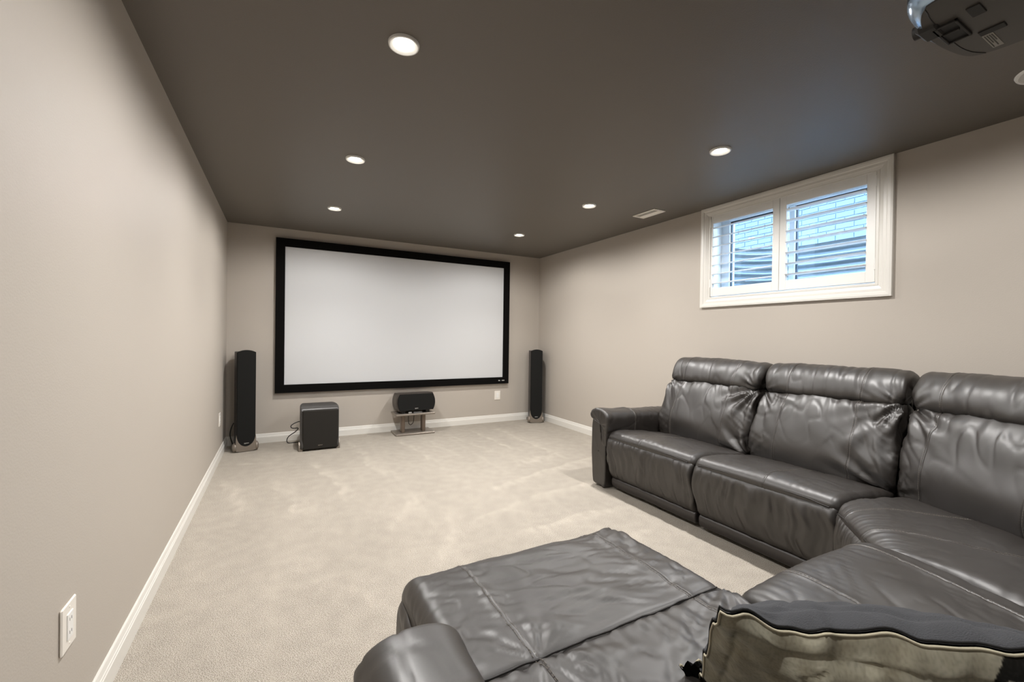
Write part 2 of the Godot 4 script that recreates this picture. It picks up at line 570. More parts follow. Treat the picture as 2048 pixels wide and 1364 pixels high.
func build_window():
	var win := Node3D.new()
	win.name = "window_1"
	add_child(win)
	win.set_meta("kind", "structure")
	win.set_meta("label", "small white basement window high on the right wall")
	casing(win, 2.832, 4.238, 1.502, 2.398, [Vector2(0, -0.002), Vector2(0, 0.022), Vector2(0.012, 0.024), Vector2(0.028, 0.022), Vector2(0.034, 0.017), Vector2(0.05, 0.017), Vector2(0.056, 0.014), Vector2(0.07, 0.010), Vector2(0.074, 0.006), Vector2(0.074, -0.012)], mats.trim, "casing")
	# shutter frame inside the casing
	casing(win, 2.904, 4.166, 1.574, 2.338, [Vector2(0, 0.004), Vector2(0.004, 0.009), Vector2(0.018, 0.009), Vector2(0.02, 0.006), Vector2(0.02, -0.05)], mats.trim, "shutter_frame")
	# reveal through the thick wall
	var g := M.new()
	g.box(Vector3(W + 0.01, 1.56, 2.895), Vector3(W + 0.29, 1.59, 4.155))
	g.box(Vector3(W + 0.01, 2.33, 2.895), Vector3(W + 0.29, 2.36, 4.155))
	g.box(Vector3(W + 0.01, 1.59, 2.88), Vector3(W + 0.29, 2.33, 2.905))
	g.box(Vector3(W + 0.01, 1.59, 4.145), Vector3(W + 0.29, 2.33, 4.17))
	part("reveal", g, mats.white, win)
	# sliding sash: frame, meeting stile, gaskets, panes
	var gx := W + 0.20
	g = M.new()
	g.box(Vector3(gx - 0.03, 1.59, 2.905), Vector3(gx + 0.05, 2.33, 2.985), 0.004)
	g.box(Vector3(gx - 0.03, 1.59, 4.075), Vector3(gx + 0.05, 2.33, 4.145), 0.004)
	g.box(Vector3(gx - 0.03, 1.59, 2.985), Vector3(gx + 0.05, 1.655, 4.075), 0.004)
	g.box(Vector3(gx - 0.03, 2.285, 2.985), Vector3(gx + 0.05, 2.33, 4.075), 0.004)
	part("sash_frame", g, mats.vinyl, win)
	g = M.new()
	g.box(Vector3(gx - 0.035, 1.655, 3.505), Vector3(gx + 0.02, 2.285, 3.548), 0.003)
	part("meeting_stile", g, mats.vinyl, win)
	for r in [[2.985, 3.505], [3.548, 4.075]]:
		g = M.new()
		g.box(Vector3(gx - 0.012, 1.655, r[0]), Vector3(gx + 0.012, 2.285, r[0] + 0.007))
		g.box(Vector3(gx - 0.012, 1.655, r[1] - 0.007), Vector3(gx + 0.012, 2.285, r[1]))
		g.box(Vector3(gx - 0.012, 2.273, r[0]), Vector3(gx + 0.012, 2.285, r[1]))
		g.box(Vector3(gx - 0.012, 1.655, r[0]), Vector3(gx + 0.012, 1.662, r[1]))
		part("gasket", g, mats.gasket, win)
		g = M.new()
		g.box(Vector3(gx - 0.002, 1.66, r[0] + 0.005), Vector3(gx + 0.002, 2.28, r[1] - 0.005))
		var gl := mat(Color(0.9, 0.97, 1.0, 0.06), 0.02)
		gl.transparency = BaseMaterial3D.TRANSPARENCY_ALPHA
		part("pane", g, gl, win)
	# two plantation shutters, seven louvres each
	shutter(2.926, 3.527, 2.945, 3.475, 0.12, "narrow louvred white plantation shutter, the farther one from the sofa corner, louvres nearly edge on", -1)
	shutter(3.530, 4.144, 3.580, 4.092, -0.12, "white plantation shutter nearer the sofa corner, louvres open over blue brick view", 1)
	# outside: ground, a corrugated steel well, a brick house wall
	var gm := mat(rgb(150, 150, 145), 0.9)
	relief(gm, noise_tex(256, 0.1, FastNoiseLite.TYPE_SIMPLEX, 4, 31), 2.0, 2.0, true)
	g = M.new()
	var X := W + 0.3
	g.box(Vector3(X, 1.2, 1.0), Vector3(X + 3.2, 2.12, 2.45))
	g.box(Vector3(X, 1.2, 4.75), Vector3(X + 3.2, 2.12, 6.2))
	g.box(Vector3(X + 1.06, 1.2, 2.45), Vector3(X + 3.2, 2.12, 4.75))
	g.box(Vector3(X, 1.2, 2.45), Vector3(X + 1.06, 1.45, 4.75))
	struct("ground_outside", g, gm, "grey gravel ground outside the window")
	var well := thing("window_well", "corrugated galvanised steel window well seen through the window louvres", "window well", Vector3(X, 1.45, 3.6))
	var P := PackedVector3Array()
	var nu := 50
	var nv := 90
	for i in nu:
		var a := -PI / 2 + PI * i / (nu - 1)
		for j in nv:
			var y := 0.72 * j / (nv - 1)
			var r := 1.0 + 0.016 * sin(y * TAU / 0.068)
			var cx: float = signf(cos(a)) * pow(absf(cos(a)), 0.6) * 0.95 * r
			var cz: float = signf(sin(a)) * pow(absf(sin(a)), 0.6) * 1.02 * r
			P.append(Vector3(cx, y, cz))
	var N := smooth_normals(P, nu, nv, false, false)
	for k in N.size():
		N[k] = N[k].normalized()
		if N[k].dot(Vector3(P[k].x, 0, P[k].z)) > 0: N[k] = -N[k]
	g = M.new()
	g.grid(P, nu, nv, false, false, N, true)
	# its back, so that the sheet has thickness
	var Q := PackedVector3Array()
	var NB := PackedVector3Array()
	for k in P.size():
		Q.append(P[k] - N[k] * 0.004); NB.append(-N[k])
	g.grid(Q, nu, nv, false, false, NB, false)
	part("steel_sheet", g, mat(rgb(90, 95, 95), 0.5, 0.3), well)
	var bw := thing("brick_house", "pale blue grey brick wall of the house beyond the window", "building", Vector3(X + 3.2, 2.0, 3.0))
	g = M.new()
	g.box(Vector3(0, 0, -3.5), Vector3(0.2, 4.5, 3.5))
	part("mortar_wall", g, mat(rgb(86, 99, 112), 0.9), bw)
	# bricks in sight of the window stand one by one, the rest of the wall is one field
	var bm := mat(rgb(70, 84, 98), 0.85)
	var one := M.new()
	one.box(Vector3(-0.014, 0, 0), Vector3(0.01, 0.066, 0.213))
	var brick := one.mesh()
	g = M.new()
	for r in 34:
		for k in 30:
			var z := -3.4 + k * 0.225 + (0.112 if r % 2 else 0.0)
			var y := 0.02 + r * 0.078
			var o := 0.003 * n1.get_noise_2d(k * 3.3, r * 5.1)
			if y < 1.5 and z > -2.85 and z < -0.2:
				part("brick", brick, bm, bw).position = Vector3(o, y, z)
			else:
				g.box(Vector3(-0.014 + o, y, z), Vector3(0.01, y + 0.066, z + 0.213))
	part("brick_field", g, bm, bw).set_meta("kind", "stuff")

func shutter(z0: float, z1: float, o0: float, o1: float, tilt: float, label: String, hinge_side: int):
	var t := thing("plantation_shutter", label, "shutter", Vector3(W, 1.6, z0), 0.0, "window shutters")
	var xa := -0.004
	var xb := 0.024
	var y0 := 0.0
	var y1 := 0.722
	var oy0 := 0.073
	var oy1 := 0.652
	for s in [[0.0, o0 - z0], [o1 - z0, z1 - z0]]:
		var g := M.new()
		g.box(Vector3(xa, y0, s[0]), Vector3(xb, y1, s[1]), 0.002)
		part("stile", g, mats.white, t)
	for s in [[y0, oy0], [oy1, y1]]:
		var g := M.new()
		g.box(Vector3(xa, s[0], o0 - z0), Vector3(xb, s[1], o1 - z0), 0.002)
		part("rail", g, mats.white, t)
	var lou := M.new()
	var poly := PackedVector2Array()
	for k in 24:
		var a := TAU * k / 24
		poly.append(Vector2(cos(a) * 0.031, sin(a) * 0.0062 * (1.0 - 0.3 * absf(cos(a)))))
	lou.prism(poly, o1 - o0, Transform3D(Basis.IDENTITY, Vector3.ZERO), 0.6)
	var lm := lou.mesh()
	for k in 7:
		var o := part("louver", lm, mats.white, t)
		o.position = Vector3(0.010, oy1 - 0.579 * (0.07 + 0.1425 * k), o0 - z0)
		o.rotation.z = tilt
	for y in [0.08, 0.62]:
		var g := M.new()
		var z := 0.0 if hinge_side < 0 else z1 - z0
		g.box(Vector3(xa - 0.006, y, z - 0.005), Vector3(xa + 0.004, y + 0.075, z + 0.005), 0.002)
		part("hinge", g, mats.white, t)

func build_lights():
	var lens := mat(rgb(255, 252, 244), 0.5)
	lens.emission_enabled = true
	lens.emission = rgb(255, 250, 240)
	lens.emission_energy_multiplier = 22.0
	var names := ["nearest", "middle", "farthest"]
	var rows := []
	for s in 2:
		for k in 4:
			rows.append([[0.948, 2.937][s], [3.722, 2.418, 1.135, 5.03][k], "round white recessed ceiling light, " + (("%s of the three in the %s row" % [names[k], ["left", "right"][s]]) if k < 3 else "added out of view as fill light above the %s" % ["chaise", "sofa corner"][s])])  # last fitting of each row is added, unseen, to brighten the near end
	for r in rows:
		var t := thing("recessed_light", r[2], "ceiling light", Vector3(r[0], H, r[1]), 0.0, "recessed ceiling lights")
		var g := M.new()
		g.lathe([Vector2(0.036, -0.001), Vector2(0.045, -0.006), Vector2(0.055, -0.011), Vector2(0.058, -0.0115), Vector2(0.061, -0.0095), Vector2(0.0625, 0.0)], 48)
		part("trim_ring", g, mats.white, t)
		g = M.new()
		g.lathe([Vector2(0.0005, -0.005), Vector2(0.014, -0.0047), Vector2(0.026, -0.0038), Vector2(0.034, -0.002), Vector2(0.0365, 0.0)], 40)
		part("lens", g, lens, t)
		var dim: float = (0.45 if r[0] < 2.0 else 0.8) if r[1] > 4.5 else 1.0
		# a reflector lamp: a firm beam and a weaker spill
		for b in [["beam", 60.0, 1.0, lamp_energy() * dim], ["spill", 87.0, 0.45, lamp_energy() * 0.66 * dim]]:
			var l := SpotLight3D.new()
			l.name = b[0]
			l.light_color = rgb(255, 252, 249)
			l.light_energy = b[3]
			l.light_size = 0.03
			l.spot_angle = b[1]
			l.spot_angle_attenuation = b[2]
			l.spot_range = 12
			l.spot_attenuation = 2
			l.shadow_enabled = true
			l.position = Vector3(0, -0.018, 0)
			l.rotation.x = -PI / 2
			t.add_child(l)
	# flat ceiling speaker at the right edge
	var t := thing("ceiling_speaker", "round white in-ceiling speaker grille near the projector", "speaker", Vector3(3.445, H, 4.955))
	var g := M.new()
	g.lathe([Vector2(0.098, -0.004), Vector2(0.102, -0.008), Vector2(0.110, -0.008), Vector2(0.114, 0.0)], 56)
	part("rim", g, mats.white, t)
	g = M.new()
	g.lathe([Vector2(0.0005, -0.006), Vector2(0.06, -0.0058), Vector2(0.0985, -0.004)], 56)
	part("grille", g, mat(rgb(205, 203, 198), 0.7), t)
	# air vent in the ceiling
	t = thing("ceiling_vent", "white rectangular air vent in the ceiling beside the window", "vent", Vector3(3.572, H, 2.512))
	g = M.new()
	for b in [[-0.073, -0.055, -0.14, 0.14], [0.055, 0.073, -0.14, 0.14], [-0.055, 0.055, -0.14, -0.118], [-0.055, 0.055, 0.118, 0.14]]:
		g.box(Vector3(b[0], -0.009, b[2]), Vector3(b[1], 0.0, b[3]), 0.003)
	part("frame", g, mats.plate, t)
	g = M.new()
	g.box(Vector3(-0.055, -0.002, -0.118), Vector3(0.055, 0.0, 0.118))
	part("backing", g, mat(rgb(150, 145, 136), 0.8), t)
	var sl := M.new()
	sl.box(Vector3(-0.0075, -0.001, -0.118), Vector3(0.0075, 0.001, 0.118))
	var sm := sl.mesh()
	for k in 9:
		var o := part("slat", sm, mats.plate, t)
		o.position = Vector3(-0.049 + k * 0.01225, -0.006, 0)
		o.rotation.z = 0.35 if k < 5 else -0.35

func outlet(called_label: String, at: Vector3, turn: float, receptacle: bool):
	var t := thing("wall_plate", called_label, "wall plate", at, turn)
	var g := M.new()
	g.box(Vector3(-0.046, -0.064, 0), Vector3(0.046, 0.064, 0.007), 0.004)
	part("plate", g, mats.plate, t)
	g = M.new()
	g.box(Vector3(-0.0185, -0.036, 0.005), Vector3(0.0185, 0.036, 0.0095), 0.0015)
	part("insert", g, mats.white, t)
	if receptacle:
		for y in [-0.018, 0.018]:
			g = M.new()
			for x in [-0.006, 0.006]: g.box(Vector3(x - 0.001, y - 0.004, 0.009), Vector3(x + 0.001, y + 0.004, 0.0098))
			part("slot", g, mats.dark, t)
	for y in [-0.05, 0.05]:
		g = M.new()
		g.box(Vector3(-0.003, y - 0.003, 0.006), Vector3(0.003, y + 0.003, 0.008), 0.001)
		part("screw", g, mats.plate, t)

func arc_poly(cx: float, cy: float, rx: float, ry: float, a0: float, a1: float, n: int) -> PackedVector2Array:
	var p := PackedVector2Array()
	for k in n + 1:
		var a := lerpf(a0, a1, k / float(n))
		p.append(Vector2(cx + cos(a) * rx, cy + sin(a) * ry))
	return p

func logo(parent: Node, at: Vector3, s: float, m: Material):
	# small cursive-looking mark: a bar of short strokes
	var g := M.new()
	for k in 6:
		var h: float = [0.5, 0.35, 0.6, 0.35, 0.45, 0.3][k] * s
		g.tube([at + Vector3((k - 3) * s * 0.34, -h * 0.5 - (0.2 * s if k == 1 else 0.0), 0), at + Vector3((k - 2.6) * s * 0.34, h * 0.5, 0)], s * 0.09, 5)
		g.tube([at + Vector3((k - 3) * s * 0.34, -h * 0.4, 0), at + Vector3((k - 2.2) * s * 0.34, h * 0.2, 0)], s * 0.07, 5)
	part("badge", g, m, parent)

func build_screen_wall():
	# projection screen: four mitred frame bars and the white fabric
	var t := thing("projection_screen", "large white projection screen in a wide black frame on the end wall", "screen", Vector3(0, 0, 0))
	var x0 := 0.457
	var x1 := 3.399
	var y0 := 0.548
	var y1 := 2.286
	var bw := 0.092
	var c := [Vector2(x0, y0), Vector2(x1, y0), Vector2(x1, y1), Vector2(x0, y1)]
	var inn := [Vector2(1, 1), Vector2(-1, 1), Vector2(-1, -1), Vector2(1, -1)]
	for e in 4:
		var f := (e + 1) % 4
		var g := M.new()
		g.prism(PackedVector2Array([c[e], c[f], c[f] + inn[f] * bw, c[e] + inn[e] * bw]), 0.042, Transform3D(Basis.IDENTITY, Vector3(0, 0, 0.003)), 2.0)
		part("frame_bar", g, mats.black, t)
	var g := M.new()
	g.box(Vector3(x0 + 0.03, y0 + 0.03, 0.012), Vector3(x1 - 0.03, y1 - 0.03, 0.03))
	part("screen_fabric", g, mats.screen, t)
	# little pale maker's mark on the lower right of the frame
	g = M.new()
	var lx := 3.235
	var ly := 0.594
	g.box(Vector3(lx, ly - 0.007, 0.0445), Vector3(lx + 0.026, ly + 0.005, 0.0465), 0.001)
	g.lathe([Vector2(0.011, -0.001), Vector2(0.011, 0.001), Vector2(0.006, 0.001), Vector2(0.006, -0.001), Vector2(0.011, -0.001)], 20, Vector3.ZERO)
	for k in range(g.v.size() - 160, g.v.size()):
		var q := g.v[k]
		g.v[k] = Vector3(lx + 0.038 + q.x, ly + q.z, 0.0455 + q.y)
		var o := g.n[k]
		g.n[k] = Vector3(o.x, o.z, o.y)
	for k in 4: g.box(Vector3(lx + 0.054 + k * 0.011, ly - 0.006, 0.0445), Vector3(lx + 0.0625 + k * 0.011, ly + 0.006, 0.0465), 0.001)
	part("badge", g, mat(rgb(190, 190, 184), 0.6), t)

	outlet("white wall plate low on the left wall, closest to the viewer", Vector3(0.0, 0.395, 3.878), PI / 2, true)
	outlet("white wall plate low on the left wall beside the left tower speaker", Vector3(0.0, 0.385, 0.572), PI / 2, true)
	outlet("white wall plate under the lower right corner of the projection screen", Vector3(3.243, 0.379, 0.0), 0.0, false)

	tower("tall black tower speaker in the left corner, left of the screen", Vector3(0.205, 0, 0.33), 0.21)
	tower("tall black tower speaker in the right corner, right of the screen", Vector3(3.712, 0, 0.30), -0.36)
	subwoofer()
	centre_speaker()
	cables()

func tower(label: String, at: Vector3, turn: float):
	# origin at the middle of the front foot, +z is the front
	var t := thing("tower_speaker", label, "speaker", at, turn, "tower speakers")
	var tr := Transform3D(Basis(Vector3(1, 0, 0), Vector3(0, 0, -1), Vector3(0, 1, 0)), Vector3.ZERO)   # polygon (x, z) swept up
	var plan := PackedVector2Array()
	for q in [Vector2(0.085, 0.0), Vector2(0.088, -0.05), Vector2(0.084, 0.12), Vector2(0.07, 0.22), Vector2(0.05, 0.28)]: plan.append(q)
	plan = PackedVector2Array([Vector2(-0.086, 0.0), Vector2(0.086, 0.0), Vector2(0.088, 0.06), Vector2(0.085, 0.14), Vector2(0.076, 0.21), Vector2(0.06, 0.27), Vector2(-0.06, 0.27), Vector2(-0.076, 0.21), Vector2(-0.085, 0.14), Vector2(-0.088, 0.06)])
	var g := M.new()
	g.prism(plan, 0.985, tr.translated(Vector3(0, 0.035, -0.005)), 0.9)
	part("cabinet", g, mats.cabinet, t)
	# grille: arched top, U-shaped foot
	var poly := PackedVector2Array()
	poly.append_array(arc_poly(0, 0.175, 0.080, 0.115, PI, TAU, 24))
	poly.append_array(arc_poly(0, 0.93, 0.135, 0.112, PI * 0.5 - 0.634, PI * 0.5 + 0.634, 14))
	g = M.new()
	g.prism(poly, 0.024, Transform3D(Basis.IDENTITY, Vector3(0, 0, -0.004)), 0.6)
	part("grille", g, mats.grille, t)
	# lower front shell with the U cut into it
	poly = PackedVector2Array()
	poly.append_array(arc_poly(0, 0.175, 0.0835, 0.119, TAU, PI, 24))
	poly.append_array([Vector2(-0.0885, 0.14), Vector2(-0.089, 0.06), Vector2(-0.088, 0.012), Vector2(-0.05, 0.005), Vector2(0.05, 0.005), Vector2(0.088, 0.012), Vector2(0.089, 0.06), Vector2(0.0885, 0.14)])
	g = M.new()
	g.prism(poly, 0.030, Transform3D(Basis.IDENTITY, Vector3(0, 0, -0.012)), 0.7)
	part("foot_shell", g, mats.bronze, t)
	for s in [-1, 1]:
		g = M.new()
		var P := PackedVector3Array()
		var N := PackedVector3Array()
		for i in 14:
			var a := PI * i / 13.0
			for j in 16:
				var b := TAU * j / 16.0
				var o := Vector3(sin(a) * cos(b), cos(a), sin(a) * sin(b))
				P.append(Vector3(s * 0.096, 0.048, -0.022) + o * Vector3(0.024, 0.047, 0.05)); N.append((o / Vector3(0.024, 0.047, 0.05)).normalized())
		g.grid(P, 14, 16, false, true, N, false)
		part("foot", g, mats.bronze, t)
	g = M.new()
	g.box(Vector3(-0.09, 0.0, -0.26), Vector3(0.09, 0.036, -0.01), 0.004)
	part("plinth", g, mats.cabinet, t)
	logo(t, Vector3(0.004, 0.088, 0.0205), 0.021, mats.silver)

func subwoofer():
	var t := thing("subwoofer", "dark grey cube subwoofer on the carpet under the left end of the screen", "speaker", Vector3(0.882, 0, 0.585), 0.0)
	# plan sections narrow towards the back; the top front edge is rolled over
	var tr := Transform3D(Basis(Vector3(0, 0, -1), Vector3(0, 1, 0), Vector3(1, 0, 0)), Vector3.ZERO)
	var ny := 40
	var P := PackedVector3Array()
	# outline of the side (depth back from the front, height)
	var side := catmull([Vector2(0.0, 0.02), Vector2(0.0, 0.15), Vector2(0.0, 0.30), Vector2(0.002, 0.40), Vector2(0.012, 0.428), Vector2(0.035, 0.444), Vector2(0.09, 0.452), Vector2(0.2, 0.455), Vector2(0.33, 0.452), Vector2(0.37, 0.446), Vector2(0.385, 0.43), Vector2(0.39, 0.3), Vector2(0.39, 0.1), Vector2(0.385, 0.02), Vector2(0.2, 0.015)], 110)
	var ws := [[-1.0, 0.02], [-1.0, 0.5], [-1.0, 0.93], [-0.998, 0.955], [-0.985, 0.98], [-0.96, 0.995], [-0.92, 1.0]]
	for k in range(1, 12): ws.append([-0.92 + 1.84 * k / 12.0, 1.0])
	for k in 7: ws.append([-ws[6 - k][0], ws[6 - k][1]])
	var c := Vector2(0.195, 0.235)
	for r in ws:
		for q in side:
			var s: Vector2 = c + (q - c) * r[1]
			var half := 0.186 + 0.006 * sin(clampf(s.x / 0.39, 0, 1) * PI * 0.6) - 0.045 * pow(clampf(s.x / 0.39, 0, 1), 2.5)
			P.append(Vector3(r[0] * half, s.y, -s.x))
	var N := smooth_normals(P, ws.size(), 110, false, true)
	var vol := 0.0
	for k in P.size(): vol += N[k].dot(P[k] - Vector3(0, 0.23, -0.2))
	var sg := 1.0 if vol > 0 else -1.0
	for k in N.size(): N[k] = N[k].normalized() * sg
	var g := M.new()
	g.grid(P, ws.size(), 110, false, true, N, sg > 0)
	part("cabinet", g, mats.subcab, t)
	g = M.new()
	g.box(Vector3(-0.168, 0.012, -0.01), Vector3(0.178, 0.425, 0.016), 0.012)
	part("grille", g, mats.subgrille, t)
	for s in [-1, 1]:
		for z in [-0.03, -0.34]:
			g = M.new()
			var pl := PackedVector2Array([Vector2(-0.025, 0), Vector2(0.03, 0), Vector2(0.028, 0.035), Vector2(0.014, 0.08), Vector2(0.0, 0.095), Vector2(-0.014, 0.08), Vector2(-0.024, 0.04)])
			var x := 0.162 if z > -0.1 else 0.132
			g.prism(pl, 0.036, Transform3D(Basis(Vector3(0, 0, 1), Vector3(0, 1, 0), Vector3(-1, 0, 0)), Vector3(s * x + (0.036 if s > 0 else 0.0), 0, z)), 0.5)
			part("foot", g, mats.bronze, t)
	logo(t, Vector3(0.005, 0.055, 0.017), 0.022, mats.bronze)

func centre_speaker():
	var t := thing("speaker_stand", "low bronze two post speaker stand below the middle of the screen", "stand", Vector3(1.976, 0, 0.187))
	for y in [[0.0, 0.022, "base_plate"], [0.240, 0.262, "top_plate"]]:
		var g := M.new()
		g.box(Vector3(-0.241, y[0], -0.14), Vector3(0.241, y[1], 0.146), 0.004)
		part(y[2], g, mats.bronze, t)
	for x in [-0.136, 0.122]:
		var g := M.new()
		g.box(Vector3(x - 0.022, 0.022, -0.01), Vector3(x + 0.022, 0.24, 0.065), 0.006)
		part("post", g, mat(rgb(120, 106, 94), 0.4, 0.4), t)
	# the long barrel of the centre speaker lies on it
	t = thing("centre_speaker", "long black centre speaker lying on the low stand under the screen", "speaker", Vector3(1.985, 0.263, 0.18))
	var out := PackedVector2Array()
	out.append_array(arc_poly(0.033, 0.125, 0.211, 0.211, -0.53, 0.53, 16))
	out.append_array(arc_poly(-0.033, 0.125, 0.211, 0.211, PI - 0.53, PI + 0.53, 16))
	var tilt := Basis(Vector3.RIGHT, -0.07)
	var g := M.new()
	var k := PackedVector2Array()
	for q in out: k.append(Vector2(q.x * 0.995, q.y + 0.0))
	g.prism(k, 0.2, Transform3D(tilt, Vector3(0, 0, -0.09)), 0.8)
	part("cabinet", g, mat(rgb(66, 60, 55), 0.4), t)
	k = PackedVector2Array()
	for q in out: k.append(Vector2(q.x * 0.945 + 0.008, 0.124 + (q.y - 0.124) * 0.93))
	g = M.new()
	g.prism(k, 0.024, Transform3D(tilt, tilt * Vector3(0, 0, 0.112) + Vector3(0, 0, -0.09 + 0.088)), 0.8)
	part("grille", g, mats.grille, t)
	for x in [-0.15, 0.15]:
		g = M.new()
		g.box(Vector3(x - 0.025, 0.0, -0.06), Vector3(x + 0.025, 0.034, 0.1), 0.004)
		part("foot", g, mats.dark, t)
	logo(t, Vector3(0.0, 0.062, 0.145), 0.02, mats.silver)
	# two small grey oddments lie on the shelf in front of it
	t = thing("small_box", "tiny rounded grey box on the stand shelf, left of the grey bar", "box", Vector3(1.905, 0.262, 0.318))
	g = M.new()
	g.box(Vector3(-0.022, 0, -0.012), Vector3(0.022, 0.022, 0.012), 0.007)
	part("case", g, mat(rgb(128, 126, 122), 0.5), t)
	t = thing("slim_bar", "slim grey bar on the stand shelf in front of the centre speaker", "bar", Vector3(2.0, 0.262, 0.318))
	g = M.new()
	g.box(Vector3(-0.055, 0, -0.011), Vector3(0.055, 0.018, 0.011), 0.004)
	part("case", g, mat(rgb(84, 82, 80), 0.5), t)

func cables():
	var mk := func(label: String, pts: Array, r: float):
		var cv := Curve3D.new()
		for i in pts.size():
			var tan: Vector3 = (pts[mini(i + 1, pts.size() - 1)] - pts[maxi(i - 1, 0)]) / 6.0
			cv.add_point(pts[i], -tan, tan)
		cv.bake_interval = 0.012
		var path := []
		for q in cv.get_baked_points(): path.append(q)
		var g := M.new()
		g.tube(path, r, 7)
		tag(part("cable", g, mats.cable, self), label, "cable")
	mk.call("black cable hanging in a loop under the speaker stand shelf", [Vector3(1.93, 0.236, 0.16), Vector3(1.925, 0.17, 0.17), Vector3(1.93, 0.115, 0.18), Vector3(1.955, 0.10, 0.18), Vector3(1.985, 0.13, 0.175), Vector3(1.995, 0.19, 0.165), Vector3(1.998, 0.236, 0.16)], 0.004)
	mk.call("black cable curling out behind the left side of the subwoofer", [Vector3(0.75, 0.24, 0.17), Vector3(0.68, 0.24, 0.2), Vector3(0.62, 0.21, 0.22), Vector3(0.63, 0.18, 0.22), Vector3(0.69, 0.17, 0.2), Vector3(0.66, 0.13, 0.19), Vector3(0.6, 0.08, 0.15), Vector3(0.58, 0.03, 0.13), Vector3(0.6, 0.006, 0.15), Vector3(0.7, 0.005, 0.14)], 0.005)
	mk.call("black cable looping behind the left tower speaker", [Vector3(0.075, 0.25, 0.035), Vector3(0.055, 0.2, 0.05), Vector3(0.045, 0.14, 0.06), Vector3(0.05, 0.09, 0.06), Vector3(0.06, 0.05, 0.05), Vector3(0.07, 0.006, 0.035)], 0.005)

# ------------------------------------------------------------------ sofa
func soft(w: float, d: float, y: float, a: float, s: float) -> float:      # slow dents
	return a * n2.get_noise_3d(w * 4.5 + s, d * 4.5, y * 4.5)

func pull(w: float, y: float, cw: float, cy: float, reach: float, amp: float, s: float) -> float:   # folds that run out of a point
	var q := Vector2(w - cw, y - cy)
	var r := q.length()
	if r > reach * 1.6: return 0.0
	return amp * exp(-pow(r / reach, 2)) * smoothstep(0.0, 0.05, r) * n2.get_noise_2d(q.angle() * 2.6 + s, r * 2.5)

